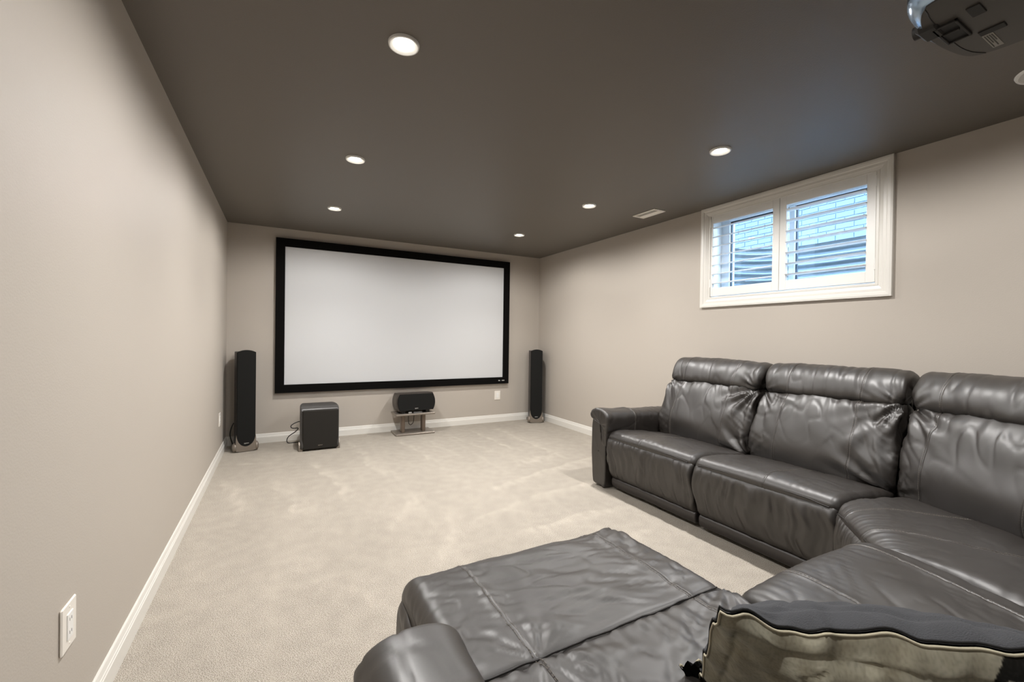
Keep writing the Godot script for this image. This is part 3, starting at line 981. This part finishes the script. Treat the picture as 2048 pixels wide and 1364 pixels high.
func build_sofa():
	var sofa := thing("sectional_sofa", "dark brown leather reclining corner sofa with a chaise, along the right wall", "sofa", Vector3(2.4, 0, 4.2))
	var O := Vector3(2.4, 0, 4.2)
	var L: Material = mats.leather

	# --- right-wall seats A and B: w runs along +z, d towards the wall
	var units := [[2.845, 0.812, 1.0], [3.66, 0.802, 30.0]]
	for u in units:
		var z0: float = u[0]
		var wd: float = u[1]
		var s: float = u[2]
		var place := func(w, d, y): return Vector3(2.812 + d, y, z0 + w) - O
		seat_unit(sofa, wd, s, place, [0.36] if s < 5 else [0.45])
		var bp := func(w, d, y): return Vector3(3.365 + d, y, z0 + w) - O
		back_unit(sofa, wd, s, bp, [0.16, wd - 0.20] if s < 5 else [0.185, wd - 0.2])
		var g := M.new()
		g.box(Vector3(2.95, 0.03, z0 + 0.02) - O, Vector3(3.70, 0.28, z0 + wd - 0.02) - O, 0.01)
		part("base", g, mats.kick, sofa)

	# --- corner wedge: front edge cut across the corner
	var P0 := Vector2(2.765, 4.475)
	var P1 := Vector2(2.41, 4.795)
	var P3 := Vector2(3.42, 4.468)
	var P2 := Vector2(2.43, 5.34)
	var wedge := func(w, d, y):
		var u: float = w / 0.80
		var t: float = d / 0.62
		var f := P0.lerp(P1, u)
		var c := Vector2(3.30, 5.40)
		var b := P3.lerp(c, u).lerp(c.lerp(P2, u), u)
		var q := f + (b - f) * t
		return Vector3(q.x, y, q.y) - O
	seat_unit(sofa, 0.80, 60.0, wedge, [0.20, 0.5], 0.055)
	var a := deg_to_rad(25)
	var cb := func(w, d, y):
		var along := Vector3(-sin(a), 0, cos(a))
		var b := a * smoothstep(-0.05, 0.45, w)
		var back := Vector3(cos(b), 0, sin(b))
		return Vector3(3.375, y, 4.466) + along * w + back * d - O
	back_unit(sofa, 0.86, 60.0, cb, [0.14, 0.56])

	var c2 := func(w, d, y):
		var along := Vector3(-0.58, 0, 0.06).normalized()
		return Vector3(3.02, y, 5.25) + along * w + Vector3(0.10, 0, 0.995) * d - O
	back_unit(sofa, 0.60, 75.0, c2, [0.14, 0.46])

	# --- return: seat D next to the wedge, the back behind it
	var pd := func(w, d, y): return Vector3(1.705 + w, y + 0.012, 4.70 + d) - O
	seat_unit(sofa, 0.715, 90.0, pd, [0.215, 0.615])
	var bd := func(w, d, y): return Vector3(1.705 + w, y, 5.29 + d) - O
	back_unit(sofa, 0.715, 90.0, bd, [0.15, 0.55])
	var g2 := M.new()
	g2.box(Vector3(1.72, 0.03, 4.85) - O, Vector3(2.36, 0.28, 5.6) - O, 0.01)
	part("base", g2, mats.kick, sofa)

	# --- chaise: seat, raised footrest and reclined back
	var pc := func(w, d, y): return Vector3(0.846 + w, y, 4.661 + d) - O
	var sec := [Vector2(0.60, 0.28), Vector2(0.62, 0.36), Vector2(0.60, 0.43), Vector2(0.40, 0.464), Vector2(0.2, 0.471), Vector2(0.05, 0.472), Vector2(0.012, 0.469), Vector2(-0.002, 0.458), Vector2(-0.004, 0.43), Vector2(0.0, 0.34), Vector2(0.1, 0.26), Vector2(0.3, 0.25)]
	var dc := func(w, d, y, v):
		var k: float = soft(w, d, y, 0.005, 120.0) * smoothstep(0.0, 0.1, d)
		k -= 0.005 * ridge(n2.get_noise_2d(w * 5.0, d * 11.0 + w * 5.0 + 3)) * smoothstep(0.40, 0.46, y) * smoothstep(0.0, 0.08, d)
		k += 0.003 * n2.get_noise_2d(w * 24.0, d * 4.0) * exp(-pow(d / 0.10, 2))
		k += pull(w, d, 0.20, 0.0, 0.22, 0.010, 2.0) + pull(w, d, 0.86, 0.0, 0.3, 0.010, 7.0)
		return k
	var Lc := loft("seat", sofa, L, sec, 0.858, 0.04, pc, dc, 110, 130, [0.192, 0.712])
	for q in [0.192, 0.712]: stitches(Lc, q, func(p): return p.y > 0.44 and p.x < 0.55, mats.thread)
	var pf := func(w, d, y): return Vector3(0.846 + w, y, 4.145 + d) - O
	sec = [Vector2(0.40, 0.33), Vector2(0.515, 0.345), Vector2(0.522, 0.43), Vector2(0.519, 0.458), Vector2(0.506, 0.469), Vector2(0.47, 0.472), Vector2(0.40, 0.474), Vector2(0.2, 0.474), Vector2(0.075, 0.466), Vector2(0.018, 0.440), Vector2(0.0, 0.40), Vector2(0.012, 0.35), Vector2(0.1, 0.325), Vector2(0.25, 0.325)]
	var df := func(w, d, y, v):
		var top := smoothstep(0.40, 0.46, y)
		var e := minf(w, 0.858 - w)
		var inner := smoothstep(0.0, 0.08, 0.52 - d) * (0.25 + 0.75 * smoothstep(0.01, 0.09, e)) * (0.3 + 0.7 * smoothstep(0.0, 0.09, d))
		var k: float = soft(w, d, y, 0.006, 150.0) * inner
		# slack ripples across the middle panel
		k += 0.0036 * n1.get_noise_2d(w * 5.0 + d * 3.0, d * 17.0 - w * 5.0) * top * inner
		k -= 0.004 * ridge(n2.get_noise_2d(w * 3.0 + d * 2.0, d * 11.0 - w * 4.0)) * top * inner * smoothstep(0.05, 0.2, e)
		# tighter creases over both rolled sides
		k += 0.0035 * n2.get_noise_2d(w * 5.0 + 5, d * 20.0 + w * 9.0) * top * inner * exp(-pow(e / 0.12, 2))
		k -= 0.006 * ridge(n2.get_noise_2d(w * 4.0 - d * 3.0 + 5, d * 15.0 + w * 8.0)) * inner * exp(-pow(e / 0.14, 2))
		k += pull(w, d, 0.86, 0.02, 0.30, 0.010, 3.0) + pull(w, d, 0.20, 0.52, 0.22, 0.005, 5.0)
		return k
	var Lf := loft("footrest", sofa, L, sec, 0.858, 0.05, pf, df, 110, 150, [0.192, 0.712])
	for q in [0.192, 0.712]: stitches(Lf, q, func(p): return p.y > 0.44 and p.x < 0.51, mats.thread)
	# dark welt in the joint between footrest and seat
	var joint := []
	for k in 61: joint.append(Vector3(0.88 + 0.785 * k / 60.0, 0.4695 + 0.002 * n2.get_noise_1d(k * 0.21), 4.664 + 0.003 * n2.get_noise_1d(k * 0.13 + 40)) - O)
	var gj := M.new()
	gj.tube(joint, 0.0026, 6)
	part("welt", gj, mats.welt, Lf.node)
	# box of the footrest under the pad, a little wider on its left
	sec = [Vector2(0.46, 0.12), Vector2(0.465, 0.36), Vector2(0.44, 0.385), Vector2(0.2, 0.395), Vector2(0.05, 0.405), Vector2(0.012, 0.395), Vector2(-0.004, 0.36), Vector2(-0.010, 0.28), Vector2(-0.004, 0.18), Vector2(0.02, 0.10), Vector2(0.07, 0.085), Vector2(0.25, 0.085), Vector2(0.43, 0.09)]
	loft("footrest_panel", sofa, L, sec, 0.845, 0.03, func(w, d, y): return Vector3(0.828 + w, y, 4.160 + d) - O, func(w, d, y, v): return soft(w, d, y, 0.004, 170.0) + 0.005 * n2.get_noise_2d(w * 13.0 + d * 14.0, y * 2.5), 70, 120)
	for x in [0.95, 1.58]:
		var ga := M.new()
		ga.box(Vector3(x, 0.2, 4.28) - O, Vector3(x + 0.03, 0.31, 4.9) - O, 0.004)
		part("footrest_arm", ga, mat(rgb(40, 40, 42), 0.5, 0.6), sofa)
	g2 = M.new()
	g2.box(Vector3(0.87, 0.03, 4.82) - O, Vector3(1.68, 0.26, 5.6) - O, 0.01)
	part("base", g2, mats.kick, sofa)
	var rec := deg_to_rad(36)
	var br := func(w, d, y):
		var h: float = y - 0.42
		return Vector3(0.852 + w, 0.42 + h * cos(rec) - d * sin(rec), 5.25 + h * sin(rec) + d * cos(rec)) - O
	back_unit(sofa, 0.838, 130.0, br, [0.19, 0.65])

	# --- arms
	arm(sofa, func(w, s, y): return Vector3(2.792 + w, y * 0.972 - 0.045 * clampf(w, 0, 1), 2.65 + s * 0.97) - O, 0.86, 200.0)
	arm(sofa, func(w, s, y): return Vector3(0.648 + s * 0.93, y * 0.945 - 0.02 * clampf(w, 0, 1), 4.632 + w) - O, 0.95, 230.0)

func seat_unit(sofa: Node, wd: float, s: float, place: Callable, lines: Array, er := 0.04):
	var L: Material = mats.leather
	var sec := [Vector2(0.58, 0.27), Vector2(0.62, 0.34), Vector2(0.60, 0.408), Vector2(0.45, 0.434), Vector2(0.25, 0.462), Vector2(0.11, 0.474), Vector2(0.035, 0.465), Vector2(0.002, 0.438), Vector2(0.0, 0.415), Vector2(0.03, 0.36), Vector2(0.15, 0.28), Vector2(0.35, 0.26)]
	var top := func(w, d, y, v):
		var calm := smoothstep(0.0, 0.09, d)
		var k: float = soft(w, d, y, 0.005, s) * calm
		k -= 0.0035 * ridge(n2.get_noise_2d(w * 4.0 + s, d * 9.0 + w * 4.0)) * smoothstep(0.38, 0.44, y) * calm
		k += 0.012 * sin(clampf(w / wd, 0, 1) * PI) * smoothstep(0.38, 0.45, y)
		k += 0.0014 * n2.get_noise_2d(w * 30.0 + s, d * 2.0) * exp(-pow((d - 0.05) / 0.05, 2))
		return k
	var A := loft("seat", sofa, L, sec, wd, er, place, top, 100, 110, lines)
	for q in lines: stitches(A, q, func(p): return p.y > 0.43 and p.x < 0.58 and p.x > 0.01, mats.thread)
	# front board below the welt, gathered into upright folds
	sec = [Vector2(0.13, 0.30), Vector2(0.12, 0.41), Vector2(0.06, 0.432), Vector2(0.01, 0.428), Vector2(-0.018, 0.395), Vector2(-0.024, 0.33), Vector2(-0.012, 0.24), Vector2(0.015, 0.15), Vector2(0.045, 0.105), Vector2(0.09, 0.10), Vector2(0.13, 0.15)]
	var fr := func(w, d, y, v):
		var m := smoothstep(0.08, 0.18, y) * (1.0 - smoothstep(0.34, 0.425, y))
		var k: float = soft(w, d, y, 0.004, s + 5) * m
		k += 0.012 * n2.get_noise_2d(w * 16.0 + s + 0.5 * n2.get_noise_2d(w * 3.0, y * 4.0 + s), y * 1.3) * m
		k -= 0.004 * ridge(n2.get_noise_2d(w * 8.0 + s + 8 + y * 1.0, y * 1.2)) * m
		k += 0.002 * n2.get_noise_2d(w * 40.0 + s, y * 4.0) * smoothstep(0.30, 0.40, y) * (1.0 - smoothstep(0.41, 0.428, y))
		return k
	loft("footrest_panel", sofa, L, sec, wd - 0.006, 0.03, func(w, d, y): return place.call(w + 0.003, d, y), fr, 110, 90)
	# dark welt along the front edge
	var path := []
	for k in 41:
		var w := wd * (0.045 + 0.91 * k / 40.0)
		var e := absf(k / 20.0 - 1.0)
		path.append(place.call(w, -0.006, 0.4345 - 0.012 * pow(e, 6) + 0.003 * n2.get_noise_1d(w * 9.0 + s)))
	var g := M.new()
	g.tube(path, 0.0032, 6)
	part("welt", g, mats.welt, A.node)
	# recessed padded kick board
	sec = [Vector2(0.14, 0.06), Vector2(0.13, 0.10), Vector2(0.07, 0.106), Vector2(0.045, 0.092), Vector2(0.042, 0.06), Vector2(0.055, 0.028), Vector2(0.09, 0.022), Vector2(0.13, 0.03)]
	loft("kick_board", sofa, mats.kick, sec, wd - 0.02, 0.012, func(w, d, y): return place.call(w + 0.01, d, y), func(w, d, y, v): return soft(w, d, y, 0.002, s), 40, 40)

func back_unit(sofa: Node, wd: float, s: float, given: Callable, lines: Array):
	var L: Material = mats.leather
	var place := func(w, d, y): return given.call(wd / 2 + (w - wd / 2) * (1.0 - 0.035 * smoothstep(0.62, 0.86, y) * (1.0 - 0.6 * smoothstep(0.88, 0.95, y))), d, y)
	var sec := [Vector2(0.37, 0.36), Vector2(0.39, 0.6), Vector2(0.36, 0.80), Vector2(0.26, 0.866), Vector2(0.20, 0.872), Vector2(0.145, 0.852), Vector2(0.092, 0.79), Vector2(0.040, 0.68), Vector2(-0.006, 0.56), Vector2(-0.008, 0.46), Vector2(0.02, 0.385), Vector2(0.08, 0.34), Vector2(0.2, 0.32)]
	var lo := func(w, d, y, v):
		var front := 1.0 - smoothstep(0.20, 0.28, d)
		var e := minf(w, wd - w)
		var k: float = soft(w, d, y, 0.006, s)
		k += 0.018 * sin(clampf(w / wd, 0, 1) * PI) * front
		# short upright gathers under the headrest
		k += 0.0045 * n2.get_noise_2d(w * 15.0 + s + y * 1.5, y * 2.6) * front * smoothstep(0.62, 0.82, y)
		k -= 0.005 * ridge(n2.get_noise_2d(w * 6.5 + s + (y - 0.6) * 2.5, y * 4.0)) * front * smoothstep(0.5, 0.8, y)
		# folds pulled out of the corners
		k += front * (pull(w, y, wd, 0.87, 0.24, 0.036, s) + pull(w, y, 0.0, 0.87, 0.18, 0.022, s + 4) + pull(w, y, wd, 0.40, 0.24, 0.03, s + 9) + pull(w, y, 0.0, 0.42, 0.12, 0.012, s + 2))
		k -= front * 0.006 * ridge(n2.get_noise_2d(w * 7.0 + y * 9.0 + s, y * 3.0 - w * 3.0)) * exp(-pow(e / 0.16, 2))
		return k
	var B := loft("backrest", sofa, L, sec, wd, 0.045, place, lo, 120, 130, lines)
	for q in lines: stitches(B, q, func(p): return p.x < 0.17 and p.y > 0.38, mats.thread)
	sec = [Vector2(0.34, 0.79), Vector2(0.40, 0.86), Vector2(0.41, 0.95), Vector2(0.385, 1.018), Vector2(0.315, 1.047), Vector2(0.235, 1.038), Vector2(0.175, 0.992), Vector2(0.140, 0.925), Vector2(0.138, 0.872), Vector2(0.185, 0.845), Vector2(0.25, 0.85)]
	var hi := func(w, d, y, v):
		var k: float = soft(w, d, y, 0.008, s + 14)
		k += 0.010 * sin(clampf(w / wd, 0, 1) * PI)
		k += 0.0025 * n2.get_noise_2d(w * 17.0 + s + 3 + d * 3.0, (y - d) * 2.5) * smoothstep(0.86, 0.92, y)
		k -= 0.004 * ridge(n2.get_noise_2d(w * 8.0 + s + 2, y * 2.0))
		k += pull(w, y, wd, 0.86, 0.14, 0.014, s + 6) + pull(w, y, 0.0, 0.86, 0.11, 0.010, s + 1)
		return k
	var Hd := loft("headrest", sofa, L, sec, wd - 0.004, 0.045, place, hi, 110, 90, lines)
	for q in lines: stitches(Hd, q, func(p): return p.x < 0.30 and p.y > 0.87, mats.thread)

func arm(sofa: Node, place: Callable, len: float, s: float):
	# upholstered board with a padded roll over the top; s runs from the outside in
	var sec := [Vector2(0.13, 0.02), Vector2(0.185, 0.03), Vector2(0.19, 0.3), Vector2(0.19, 0.56), Vector2(0.10, 0.585), Vector2(0.025, 0.56), Vector2(0.012, 0.4), Vector2(0.014, 0.25), Vector2(0.03, 0.06), Vector2(0.05, 0.02)]
	loft("arm_panel", sofa, mats.leather, sec, len, 0.012, func(w, d, y): return place.call(w + 0.012, d, y), func(w, d, y, v): return soft(w, d, y, 0.0012, s), 40, 110)
	sec = [Vector2(0.205, 0.36), Vector2(0.215, 0.47), Vector2(0.225, 0.56), Vector2(0.212, 0.618), Vector2(0.165, 0.648), Vector2(0.09, 0.655), Vector2(0.03, 0.640), Vector2(-0.004, 0.612), Vector2(-0.004, 0.583), Vector2(0.025, 0.566), Vector2(0.08, 0.57), Vector2(0.13, 0.54), Vector2(0.15, 0.45), Vector2(0.16, 0.36)]
	var d0 := func(w, d, y, v):
		return soft(w, d, y, 0.006, s + 3) + 0.005 * n2.get_noise_2d(w * 11.0 + s, d * 3.0) * smoothstep(0.45, 0.6, w) - 0.004 * ridge(n2.get_noise_2d(w * 6.0 + s, d * 7.0 + y * 4.0))
	var A := loft("arm_pad", sofa, mats.leather, sec, len, 0.022, place, d0, 80, 100, [0.30])
	stitches(A, 0.30, func(p): return p.y > 0.4 and p.x > 0.0, mats.thread)

# ------------------------------------------------------------------ pillow
func build_pillow():
	var TL := Vector3(1.18, 0.75, 5.02)
	var sd := Vector3(0.42, -0.80, -0.43).normalized()
	var rd := Vector3(0.72, 0.02, 0.69)
	rd = (rd - sd * rd.dot(sd)).normalized()
	var nd := rd.cross(sd).normalized()          # which side is which is found below
	if nd.dot(Vector3(0.516, 1.205, 5.492) - TL) < 0: nd = -nd
	var t := thing("throw_pillow", "olive and slate two sided throw pillow with dark print, on the chaise", "pillow", TL + sd * 0.36)
	var off := TL + sd * 0.36
	var wd := 0.56
	var ht := 0.38
	# position on the pillow: a along the top edge, b down, side +1 khaki, -1 slate
	var f := func(a: float, b: float, side: float) -> Vector3:
		var ea := minf(a, 1 - a) * wd
		var eb := minf(b, 1 - b) * ht
		var e := minf(ea, eb)
		var fat: float = 0.085 * pow(1 - pow(absf(2 * a - 1), 3.0), 0.7) * pow(1 - pow(absf(2 * b - 1), 3.0), 0.7)
		var wave := exp(-pow(e / 0.035, 2)) * 0.013 * n2.get_noise_2d(a * 7.0 + 3, b * 5.0) * (1.0 - 0.7 * a)
		var tuck := exp(-pow(e / 0.05, 2)) * 0.007 * n2.get_noise_2d(a * 11.0, b * 8.0 + 12) * (1.0 - 0.7 * a)
		# edges draw in between the corners
		var ina := 0.018 * sin(PI * a) * (1 - absf(2 * b - 1)) * 0.0
		var pa := a * wd
		var sag: float = 0.044 * exp(-pow((pa - 0.125) / 0.075, 2)) - 0.012 * exp(-pow((pa - 0.16) / 0.014, 2)) + 0.010 * exp(-pow((pa - 0.195) / 0.02, 2))
		var pb := b * ht + sag * (1 - smoothstep(0.0, 0.35, b))
		var wr := 0.007 * n1.get_noise_2d(a * 4.0 + side * 9, b * 5.0) - 0.006 * ridge(n2.get_noise_2d(a * 3.0 + b * 4.0 + side * 5, b * 5.0 - a * 2.0))
		var hem := -0.006 * exp(-pow((e - 0.028) / 0.004, 2))
		return TL + rd * pa + sd * (pb + tuck) + nd * (side * (fat + (wr + hem) * smoothstep(0.0, 0.04, e) + 0.0012) + wave) + nd * ina - off
	var print_ := Image.create(256, 192, false, Image.FORMAT_RGB8)
	var base := rgb(192, 189, 170)
	var ink := rgb(34, 33, 29)
	for y in 192:
		for x in 256:
			var a := x / 255.0
			var b := y / 191.0
			var c := base.lerp(rgb(164, 158, 138), clampf(0.5 + 0.9 * n1.get_noise_2d(a * 9.0, b * 7.0), 0, 1))
			var k := n1.get_noise_2d(a * 6.0 + 50, b * 5.0)
			if a * wd > 0.378 - 0.27 * b and not (k > 0.16): c = ink
			if b > 0.80 and a < 0.10 + 0.05 * k: c = ink
			c = c.lightened(0.06 * n2.get_noise_2d(a * 90.0, b * 70.0)) if n2.get_noise_2d(a * 90.0, b * 70.0) > 0 else c.darkened(0.12 * -n2.get_noise_2d(a * 90.0, b * 70.0))
			print_.set_pixel(x, y, c)
	var front := StandardMaterial3D.new()
	front.albedo_texture = ImageTexture.create_from_image(print_)
	front.roughness = 0.95
	front.metallic_specular = 0.15
	front.rim_enabled = true
	front.rim = 0.3
	var slate := mat(rgb(76, 77, 80), 0.95, 0, 0.15)
	relief(slate, noise_tex(256, 0.2, FastNoiseLite.TYPE_SIMPLEX, 3, 44), 6.0, 0.12)
	slate.rim_enabled = true
	slate.rim = 0.4
	var nu := 110
	var nv := 84
	for side in [1.0, -1.0]:
		var P := PackedVector3Array()
		var uv := PackedVector2Array()
		for i in nu:
			for j in nv:
				var a := i / float(nu - 1)
				var b := j / float(nv - 1)
				a = lerpf(a, 0.5 - 0.5 * cos(PI * a), 0.6)
				b = lerpf(b, 0.5 - 0.5 * cos(PI * b), 0.6)
				P.append(f.call(a, b, side)); uv.append(Vector2(a, b))
		var N := smooth_normals(P, nu, nv, false, false)
		var vol := 0.0
		for k in N.size(): vol += N[k].dot(nd * side)
		var sg := 1.0 if vol > 0 else -1.0
		for k in N.size(): N[k] = N[k].normalized() * sg
		var g := M.new()
		g.grid(P, nu, nv, false, false, N, sg > 0, uv)
		part("pillow_face" if side > 0 else "pillow_back", g, front if side > 0 else slate, t, "olive face with dark print" if side > 0 else "slate grey back")
	# piping along all four edges: pale on the face, black on the back
	for q in [[1.0, rgb(196, 188, 164), 0.0023, "pale piping"], [-1.0, rgb(30, 30, 31), 0.0022, "black piping"]]:
		var path := []
		for e in 4:
			for k in 60:
				var u := k / 60.0
				var ab: Vector2 = [Vector2(u, 0), Vector2(1, u), Vector2(1 - u, 1), Vector2(0, 1 - u)][e]
				path.append(f.call(ab.x, ab.y, q[0]) + nd * q[0] * 0.003)
		var g := M.new()
		g.tube(path, q[2], 7, true)
		part("piping", g, mat(q[1], 0.9), t, q[3])
	# crumpled black corner that spreads on the seat
	var g := M.new()
	var P := PackedVector3Array()
	for i in 30:
		for j in 20:
			var u := i / 29.0
			var v := j / 19.0
			var h := 0.478 + 0.03 * (1 - v) + 0.016 * sin(u * 15.0 + 2.0 * v) * (0.4 + 0.6 * v) + 0.012 * n2.get_noise_2d(u * 5.0, v * 4.0)
			var p := Vector3(1.295, 0, 4.845).lerp(Vector3(1.40, 0, 4.89), u) + Vector3(0.04, 0, 0.06) * (1 - v)
			P.append(Vector3(p.x, h, p.z) - off)
	var N := smooth_normals(P, 30, 20, false, false)
	for k in N.size():
		N[k] = N[k].normalized()
		if N[k].y < 0: N[k] = -N[k]
	g.grid(P, 30, 20, false, false, N, true)
	var Q := PackedVector3Array()
	var NB := PackedVector3Array()
	for k in P.size():
		Q.append(P[k] - N[k] * 0.004); NB.append(-N[k])
	g.grid(Q, 30, 20, false, false, NB, false)
	part("corner_ruffle", g, mat(rgb(24, 24, 24), 0.95, 0, 0.15), t, "crumpled black corner")
	var edge := []
	for i in 30: edge.append(P[i * 20 + 19])
	g = M.new()
	g.tube(edge, 0.0026, 6)
	part("piping", g, mat(rgb(176, 168, 144), 0.9), t, "pale piping")

# ------------------------------------------------------------------ projector
func build_projector():
	var t := thing("projector", "dark grey ceiling mounted projector at the upper right, seen from below", "projector", Vector3(2.02, H, 5.2))
	var body := mat(rgb(70, 66, 60), 0.45)
	var o := Vector3(2.02, 2.4, 5.2)
	var front := catmull([Vector2(1.835, 5.34), Vector2(1.834, 5.16), Vector2(1.838, 5.09), Vector2(1.862, 5.045), Vector2(1.925, 5.02), Vector2(2.01, 5.011), Vector2(2.11, 5.018), Vector2(2.185, 5.036), Vector2(2.207, 5.07), Vector2(2.216, 5.13), Vector2(2.222, 5.34)], 60, false)
	var low := PackedVector2Array()
	for q in front: low.append(q - Vector2(2.02, 5.2))
	var tr := func(y: float): return Transform3D(Basis(Vector3(1, 0, 0), Vector3(0, 0, 1), Vector3(0, 1, 0)), Vector3(0, y - 2.4, 0))
	# (x, z) polygon swept up in y
	var g := M.new()
	g.prism(low, 0.03, tr.call(2.0), 0.8)
	part("underside", g, body, t)
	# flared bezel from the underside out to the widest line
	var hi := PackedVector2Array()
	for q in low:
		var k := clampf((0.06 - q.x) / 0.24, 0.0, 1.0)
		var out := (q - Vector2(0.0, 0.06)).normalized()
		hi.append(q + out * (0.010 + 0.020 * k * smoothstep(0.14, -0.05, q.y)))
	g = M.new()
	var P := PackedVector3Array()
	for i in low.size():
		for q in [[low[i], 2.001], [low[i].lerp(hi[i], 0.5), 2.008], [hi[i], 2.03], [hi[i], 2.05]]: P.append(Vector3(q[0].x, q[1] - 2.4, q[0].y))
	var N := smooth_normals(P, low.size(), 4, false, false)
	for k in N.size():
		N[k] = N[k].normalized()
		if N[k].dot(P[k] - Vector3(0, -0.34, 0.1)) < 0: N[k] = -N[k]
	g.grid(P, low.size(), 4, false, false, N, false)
	part("bezel", g, mat(rgb(150, 172, 194), 0.18, 0.6), t, "shiny bezel tinted with a painted window reflection")  # pale blue colour stands in for daylight reflected from the window
	g = M.new()
	g.prism(hi, 0.09, tr.call(2.03), 0.8)
	part("shell", g, mat(rgb(58, 56, 53), 0.4), t)
	# lens barrel at the front, adjuster recess, hatch, slot, label and seam below
	g = M.new()
	g.box(Vector3(1.938, 1.994, 5.0) - o, Vector3(2.008, 2.03, 5.045) - o, 0.008)
	part("lens_housing", g, mats.dark, t)
	g = M.new()
	g.tube([Vector3(1.973, 2.015, 5.002) - o, Vector3(1.973, 2.015, 4.99) - o], 0.016, 28)
	part("lens", g, mats.dark, t)
	g = M.new()
	var fr := [1.961, 2.064, 5.028, 5.074]
	g.box(Vector3(fr[0], 1.994, fr[2]) - o, Vector3(fr[1], 2.002, fr[2] + 0.005) - o, 0.001)
	g.box(Vector3(fr[0], 1.994, fr[3] - 0.005) - o, Vector3(fr[1], 2.002, fr[3]) - o, 0.001)
	g.box(Vector3(fr[0], 1.994, fr[2]) - o, Vector3(fr[0] + 0.005, 2.002, fr[3]) - o, 0.001)
	g.box(Vector3(fr[1] - 0.005, 1.994, fr[2]) - o, Vector3(fr[1], 2.002, fr[3]) - o, 0.001)
	g.box(Vector3(2.005, 1.993, 5.036) - o, Vector3(2.012, 2.001, 5.066) - o, 0.001)
	part("adjuster_frame", g, mats.dark, t)
	g = M.new()
	g.box(Vector3(1.963, 1.998, 5.03) - o, Vector3(2.06, 2.001, 5.07) - o)
	part("adjuster_recess", g, mat(rgb(30, 29, 27), 0.6), t)
	g = M.new()
	g.box(Vector3(1.941, 1.997, 5.094) - o, Vector3(1.99, 2.001, 5.118) - o, 0.001)
	part("hatch", g, mat(rgb(36, 34, 31), 0.6), t)
	g = M.new()
	g.box(Vector3(2.076, 1.997, 5.080) - o, Vector3(2.1, 2.001, 5.126) - o, 0.001)
	part("slot", g, mat(rgb(28, 27, 25), 0.6), t)
	g = M.new()
	g.box(Vector3(2.104, 1.999, 5.080) - o, Vector3(2.19, 2.0005, 5.1) - o)
	part("label_sticker", g, mat(rgb(150, 146, 138), 0.5), t)
	g = M.new()
	for k in 4: g.box(Vector3(2.11, 1.9984, 5.0825 + k * 0.0043) - o, Vector3([2.185, 2.16, 2.18, 2.15][k], 1.9992, 5.0843 + k * 0.0043) - o)
	part("label_print", g, mat(rgb(70, 68, 64), 0.6), t)
	var seam := []
	for q in catmull([Vector2(1.848, 5.16), Vector2(1.848, 5.06), Vector2(1.885, 5.045), Vector2(1.945, 5.039), Vector2(2.089, 5.037), Vector2(2.16, 5.045), Vector2(2.203, 5.063)], 40, false): seam.append(Vector3(q.x, 2.0, q.y) - o)
	g = M.new()
	g.tube(seam, 0.0014, 5)
	part("seam", g, mats.dark, t)
	# drop pole and ceiling plate
	g = M.new()
	g.tube([Vector3(0, 0.0, 0.06), Vector3(0, -0.3, 0.06)], 0.02, 20)
	part("pole", g, mats.dark, t)
	g = M.new()
	g.box(Vector3(-0.07, -0.02, -0.01), Vector3(0.07, 0, 0.13), 0.004)
	part("ceiling_plate", g, mats.dark, t)
